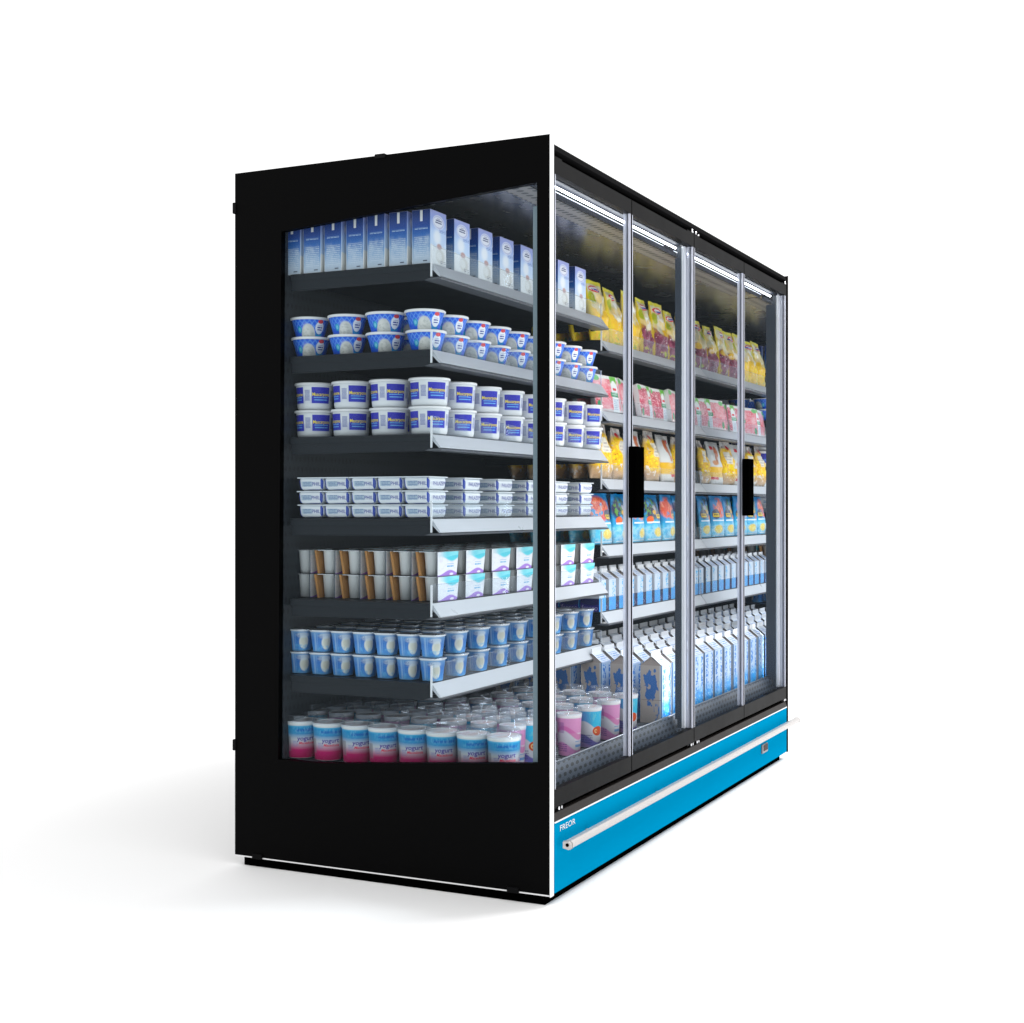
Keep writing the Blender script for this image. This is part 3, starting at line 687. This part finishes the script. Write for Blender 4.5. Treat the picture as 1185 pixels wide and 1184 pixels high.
a = Art('milk_front', C(208, 220, 232), sat=1.2); a.rect(0, 0, 1, .42, C(20, 158, 236), .03); a.noise(6, 14, .55, C(60, 175, 230), .05, a.mrect(.5, .40, 1, .95, .03), a=.9); a.noise(5, 6, .58, C(110, 205, 245), .1, a.mrect(0, 0, 1, .4), a=.6); A_mf = a.done()
a = Art('milk_side', C(206, 212, 222)); a.rect(0, 0, 1, .42, C(30, 34, 92), .01); a.below(.30, .10, 2.5, 3.2, C(46, 40, 128), .01, 1.); a.ell(.5, .65, .3, .12, C(70, 120, 190), .2, .6); A_ms = a.done()
ml, body = gable('small_milk_carton', 'milk carton', .068, .076, .118, .026, .014, A_mf, A_ms, A_ct)
letter_plane('fresco', .028, (-.034 - .0006, .038, .014), (0, -1, 0), (0, 0, 1), mat('pale_ink', C(168, 160, 205), .5), body, .95)
n = 12
for c in range(n):
    for r in range(3 if c == 0 else 2):
        put(ml, (1.384 + .1015 * c, .405 + .083 * r, Z2[4] + .001), 'small cyan and white gable milk carton, %s, %s from the left' % ('front row' if r == 0 else ORD[r] + ' row back', ORD[c]), 'small milk cartons on the lowest right shelf', R(random.uniform(-2, 2)))
a = Art('tall_front', C(196, 214, 234), sat=1.2); a.rect(0, 0, 1, .36, C(20, 156, 232), .14, .95); a.noise(8, 22, .50, C(24, 120, 208), .04, a.mrect(.08, .08, .42, .97, .02)); a.noise(8, 22, .50, C(24, 120, 208), .04, a.mrect(.74, .08, 1, .97, .02), seed=9); a.noise(12, 20, .60, C(190, 225, 246), .05, a.mrect(0, 0, 1, .4, .05), seed=4); A_tf = a.done()
a = Art('tall_side', C(176, 168, 162)); du = a.M('DIVIDE', a.M('SUBTRACT', a.u, .50), .42); dv = a.M('DIVIDE', a.M('SUBTRACT', a.v, .66), .30); dd = a.M('ADD', a.M('MULTIPLY', du, du), a.M('MULTIPLY', dv, dv)); a.mix(a.st(a.M('SUBTRACT', a.nz(4.2, 5.6, 3., 6.3, False), a.M('MULTIPLY', dd, .22)), .38, .012), C(52, 108, 178)); a.noise(14, 8, .54, C(60, 120, 190), .04, a.mrect(.62, .03, .97, .34, .02)); a.rect(.88, 0, .94, 1, C(190, 200, 210), .02); a.rect(.94, 0, 1, 1, C(70, 140, 205), .01, .8); a.rect(0.05, .395, .95, .405, C(140, 132, 128), .004); A_ts = a.done()
tl, body = gable('tall_milk_carton', 'milk carton', .092, .082, .205, .032, .018, A_tf, A_ts, A_ct)
n = 11
for c in range(n):
    for r in range(6 if c < 1 else 5):
        put(tl, (1.237 + .1245 * c, .100 + .1150 * r, dz), 'tall white and blue gable milk carton, %s, %s from the left' % ('front row' if r == 0 else ORD[r] + ' row back', ORD[c]), 'tall milk cartons on the bottom deck', R(random.uniform(-2, 2)))

# ---- bags
def bag(name, cat, art, w, h, t, seed, top=.85, seal=.05, lean=.1, wr=.006, bottom=1.):
    p = empty(name); p['category'] = cat
    MB().pillow(w, h, t, seed, seal=seal, top=top, lean=lean, wr=wr, bottom=bottom).build('bag', art, p)
    return p
def salad(fill, fill2):
    a = Art('salad_print_glints', C(230, 222, 196), .3, .35, .5, (9, 12), sat=1.2); a.noise(6, 8, .52, C(196, 200, 170), .1, a=.6)
    a.below(.47, .06, 9, 1., fill, .03); a.noise(5, 6, .50, C(240, 196, 60), .1, a.mrect(0, .42, 1, .8, .08), a=.45); a.noise(9, 11, .54, fill2, .06, a.mrect(0, 0, 1, .42, .03)); a.noise(14, 18, .69, C(245, 235, 235), .03, a.mrect(0, 0, 1, .45, .03))  # the last, near-white specks are highlights painted over the fill
    a.ell(.20, .70, .11, .10, C(172, 182, 36), .2); a.ell(.44, .85, .25, .058, C(222, 60, 74), .06); a.ell(.44, .85, .21, .036, C(244, 240, 240), .06); a.lines(.3, .82, .7, .87, 1, C(80, 90, 170), 18, .4)
    a.rect(0, .935, 1, 1, C(222, 216, 40), .01); a.rect(.0, .0, .10, 1, C(232, 206, 40), .03, .7); a.rect(.9, .0, 1, 1, C(232, 206, 40), .03, .7); a.ell(.7, .46, .16, .06, C(235, 190, 30), .2, .8); a.noise(8, 12, .58, C(180, 190, 60), .04, a.mrect(.1, 0, .9, .12, .04))
    a.noise(4, 5, .58, C(250, 250, 250), .03, a.mrect(.25, .45, .95, .8, .1), seed=8, a=.8)  # white glints of the film, painted into the colour
    return a.done()
A_sy = salad(C(248, 196, 10), C(250, 216, 60)); A_sp = salad(C(112, 40, 66), C(150, 84, 104))
sy = [bag('salad_bag', 'salad bag', A_sy, .176, h, .062, s, t, .05, .12, .012) for s, h, t in ((1, .236, .90), (2, .226, .80))]
sp_ = [bag('salad_bag', 'salad bag', A_sp, .172, h, .064, s, t, .05, .12, .013) for s, h, t in ((4, .232, .74), (6, .222, .62), (9, .236, .84))]
for c in range(7):
    look = 'yellow filled salad bag' if c < 3 else 'purple filled salad bag'
    for r in range(4 if c == 0 else 2):
        pr = sy[(c + r) % 2] if c < 3 else sp_[(c * 2 + r) % 3]
        put(pr, (1.424 + .1685 * c + random.uniform(-.006, .006), .432 + .078 * r, Z2[0] + .002), '%s leaning on upper right shelf, %s, %s from the left' % (look, 'front row' if r == 0 else ORD[r] + ' row back', ORD[c]), 'salad bags on the upper right shelf', R(random.uniform(-7, 7)), R(random.uniform(-3, 3)))

def meat(seed, c1, c2, lu):
    a = Art('meat_print', c1, .3, .35, sat=1.15); a.noise(5, 9, .5, c2, .12, seed=seed); a.noise(16, 22, .58, C(240, 190, 195), .05, seed=seed + 2); a.noise(3, 2, .6, C(244, 222, 222), .2, seed=seed + 5, a=.6)
    a.rect(0, .90, 1, 1, C(232, 236, 232), .02); a.ell(.1, .9, .12, .08, C(110, 190, 110), .2); a.rect(0, 0, 1, .06, C(220, 215, 214), .03)
    a.ell(.12, .16, .07, .12, C(40, 140, 90), .15)
    a.rect(lu, 0, lu + .24, 1, C(234, 238, 240), .006); a.rect(lu, .80, lu + .24, 1, C(110, 190, 70), .03); a.ell(lu + .12, .78, .08, .10, C(240, 244, 240), .2); a.rect(lu + .05, .60, lu + .19, .67, C(220, 60, 70), .01); a.rect(lu - .05, .42, lu + .24, .55, C(24, 136, 92), .008); a.lines(lu + .01, .44, lu + .22, .54, 2, C(220, 240, 230), 40); a.lines(lu + .03, .06, lu + .21, .36, 6, C(120, 150, 180), 40, .45, .7)
    return a.done()
def tray(art, w, h):
    p = empty('meat_tray'); p['category'] = 'meat tray'
    mb = MB(); mb.box(-w / 2, w / 2, .002, .026, 0, h); mb.v = [(x * (1 - .06 * (y - .002) / .024), y, h / 2 + (z - h / 2) * (1 - .06 * (y - .002) / .024)) for x, y, z in mb.v]; mb.build('tray', M_white, p, bevel=.004)
    mb = MB(); N = 10
    P = lambda i, j: (-w / 2 + .001 + (w - .002) * i / N, .0014 - .006 * math.sin(PI * i / N) ** .6 * math.sin(PI * j / N) ** .6 - .0015 * mn.noise(Vector((i * .7, j * .8, w * 90))), .001 + (h - .002) * j / N)
    for i in range(N):
        for j in range(N): mb.face([P(i, j), P(i + 1, j), P(i + 1, j + 1), P(i, j + 1)], [(i / N, j / N), ((i + 1) / N, j / N), ((i + 1) / N, (j + 1) / N), (i / N, (j + 1) / N)], 0, True)
    mb.build('film', art, p); return p
T1 = tray(meat(1, C(226, 108, 122), C(236, 146, 156), .62), .235, .143); T2 = tray(meat(4, C(176, 48, 72), C(205, 90, 112), .60), .205, .138)
look = {T1: 'pink sliced ham tray with green label', T2: 'dark red meat tray with white label'}
for c, (x, pr) in enumerate([(1.475, T1), (1.69, T1), (1.90, T2), (2.09, T2), (2.27, T1), (2.42, T2)]):
    for r in range(3 if c == 0 else 2):
        put(pr, (x, .408 + .075 * r + (.012 if c % 2 else 0), Z2[1] + .002), '%s, %s, %s from the left' % (look[pr], 'front row' if r == 0 else ORD[r] + ' row back', ORD[c]), 'meat trays on the right shelf', R((-4, 12, 5, -3, 8, 3)[c] + r), R(-9))

a = Art('pasta_print', C(205, 188, 160), .3, .35, .6, (9, 12), sat=1.2); k = a.mell(.5, .48, .55, .42, .3); a.noise(9, 12, .34, C(246, 190, 12), .06, k); a.noise(13, 16, .55, C(255, 226, 90), .05, k, seed=3); a.noise(12, 15, .66, C(190, 130, 20), .05, k, seed=6)
a.rect(0, .84, 1, 1, C(200, 196, 192), .04); a.noise(9, 6, .55, C(130, 120, 115), .06, a.mrect(0, .84, 1, 1), a=.8); a.rect(.36, .48, .80, .76, C(236, 230, 214), .02); a.lines(.4, .5, .8, .7, 3, C(160, 150, 150), 20, .45, .6); a.ell(.45, .86, .10, .05, C(220, 50, 60), .2)
a.rect(0, 0, 1, .20, C(206, 168, 136), .08, .8); a.noise(7, 7, .60, C(240, 230, 220), .05, a.mrect(0, 0, 1, .3)); A_p1 = a.done()
a = Art('pasta_label_print', C(212, 214, 212), .3, .35, .4, (8, 10), sat=1.2); a.rect(.08, .36, 1, .96, C(218, 220, 218), .01); a.ell(.46, .76, .14, .14, C(196, 120, 88), .2); a.ell(.66, .50, .16, .06, C(206, 150, 110), .3); a.ell(.55, .61, .07, .1, C(170, 110, 80), .3); a.rect(.60, .82, .78, .90, C(215, 40, 54), .02)
a.noise(10, 14, .32, C(246, 192, 20), .06, a.mrect(.02, .12, 1, .40, .02)); a.rect(0, 0, 1, .16, C(232, 228, 222), .03); a.rect(.55, .10, .98, .16, C(214, 50, 60), .01); a.rect(0, .95, 1, 1, C(190, 188, 186), .02); A_p2 = a.done()
P3 = bag('pasta_bag', 'pasta bag', A_p1, .18, .200, .075, 13, .56, .12, .10, .014); P1 = bag('pasta_bag', 'pasta bag', A_p1, .185, .208, .07, 11, .70, .10, .10, .012); P2 = bag('pasta_bag', 'pasta bag', A_p2, .185, .20, .06, 15, .92, .05, .10)
for c, pr in enumerate([P1, P1, P2, P1, P2, P1]):
    lk = {P1: 'clear bag of yellow pasta', P2: 'yellow pasta bag with large pale label'}[pr]
    for r in range(5 if c == 0 else 2):
        pp = (P1, P3)[r % 2] if r else (P3 if c == 1 or c == 5 else pr); lk = lk if not r else 'clear bag of yellow pasta'
        put(pp, (1.434 + .189 * c, .432 + .085 * r, Z2[2] + .002), '%s, %s, %s from the left' % (lk, 'front row' if r == 0 else ORD[r] + ' row back', ORD[c]), 'pasta bags on the middle right shelf', R(random.uniform(-8, 8)), R(random.uniform(-3, 2)))

def pouch(c1, c2, blobs, seed):
    a = Art('pouch_print', C(80, 178, 222), .28, .5, .35, (6, 9), sat=1.15); a.ramp([(0, C(110, 200, 232)), (.3, C(120, 205, 235)), (.45, C(60, 165, 215)), (.75, C(50, 150, 210)), (1, C(70, 150, 215))])
    a.noise(4, 5, .55, C(30, 110, 180), .1, seed=seed, a=.4)
    k = a.mell(.40, .70, .42, .24, .2); a.noise(4.5, 5.5, .42, c1, .04, k, seed=seed); a.noise(9, 10, .55, c2, .05, k, seed=seed + 2)
    for cu, cv, ru, rv, cc in blobs: a.ell(cu, cv, ru, rv, cc, .15)
    a.ell(.73, .56, .2, .12, C(80, 84, 104), .06); a.rect(.58, .49, .88, .575, C(238, 205, 50), .01); a.lines(.6, .5, .86, .57, 1, C(60, 60, 60), 24, .45)
    a.lines(.12, .36, .9, .42, 1, C(240, 245, 250), 14, .25); a.noise(7, 12, .5, C(190, 230, 240), .1, a.mrect(0, .04, 1, .34, .05), a=.5)
    a.ell(.62, .19, .24, .10, C(246, 208, 60), .25); a.noise(12, 14, .55, C(250, 235, 150), .05, a.mell(.62, .19, .2, .08))
    a.rect(.1, .03, .9, .05, C(235, 245, 250), .01, .8); return a.done()
A_q1 = pouch(C(232, 112, 92), C(244, 160, 135), [], 2); A_q2 = pouch(C(52, 48, 84), C(110, 160, 80), [(.25, .46, .14, .08, C(232, 120, 80)), (.55, .72, .1, .06, C(190, 190, 200)), (.5, .62, .12, .05, C(225, 180, 90))], 7)
Q1 = bag('seafood_pouch', 'frozen food pouch', A_q1, .182, .194, .055, 21, .95, .04, .06, .004); Q2 = bag('seafood_pouch', 'frozen food pouch', A_q2, .178, .192, .055, 25, .95, .04, .06, .004)
for c, pr in enumerate([Q1, Q2, Q1, Q2, Q1, Q2]):
    lk = {Q1: 'light blue pouch with salmon pink picture', Q2: 'light blue pouch with dark fish picture'}[pr]
    for r in range(5 if c == 0 else 2):
        put(pr, (1.430 + .189 * c, .428 + .085 * r, Z2[3] + .002), '%s, %s, %s from the left' % (lk, 'front row' if r == 0 else ORD[r] + ' row back', ORD[c]), 'light blue pouches on the right shelf', R(random.uniform(-5, 5)), R(random.uniform(-3, 1)))

# ---------------------------------------------------------------- light, world, camera
w = bpy.data.worlds.new('World'); scene.world = w; w.use_nodes = True
bg = w.node_tree.nodes['Background']; bg.inputs[0].default_value = (1, 1, 1, 1); bg.inputs[1].default_value = 1.2
def area(name, loc, target, size, power):
    l = bpy.data.lights.new(name, 'AREA'); l.size = size; l.energy = power; l.shape = 'SQUARE'
    o = bpy.data.objects.new(name, l); COL.objects.link(o); o.location = loc
    o.rotation_euler = (Vector(target) - Vector(loc)).to_track_quat('-Z', 'Y').to_euler(); return o
area('softbox', (4.0, -2.2, 6.0), (.6, -.3, .2), 2.8, 400)

cam = bpy.data.cameras.new('camera'); co = bpy.data.objects.new('camera', cam); COL.objects.link(co)
cam.sensor_width = 36; cam.lens = 36 * 1626 / 1185; cam.shift_y = -5 / 1185; cam.clip_end = 300
co.location = (-3.532, -1.577, 1.0996)
d = Vector((.9015, .4328, 0)); co.rotation_euler = d.to_track_quat('-Z', 'Y').to_euler()
scene.camera = co
scene.view_settings.view_transform = 'Standard'; scene.view_settings.look = 'None'; scene.view_settings.exposure = 0
cy = scene.cycles
cy.max_bounces = 8; cy.diffuse_bounces = 3; cy.glossy_bounces = 4; cy.transparent_max_bounces = 24
cy.caustics_reflective = False; cy.caustics_refractive = False; cy.sample_clamp_indirect = 4.
cy.use_denoising = True
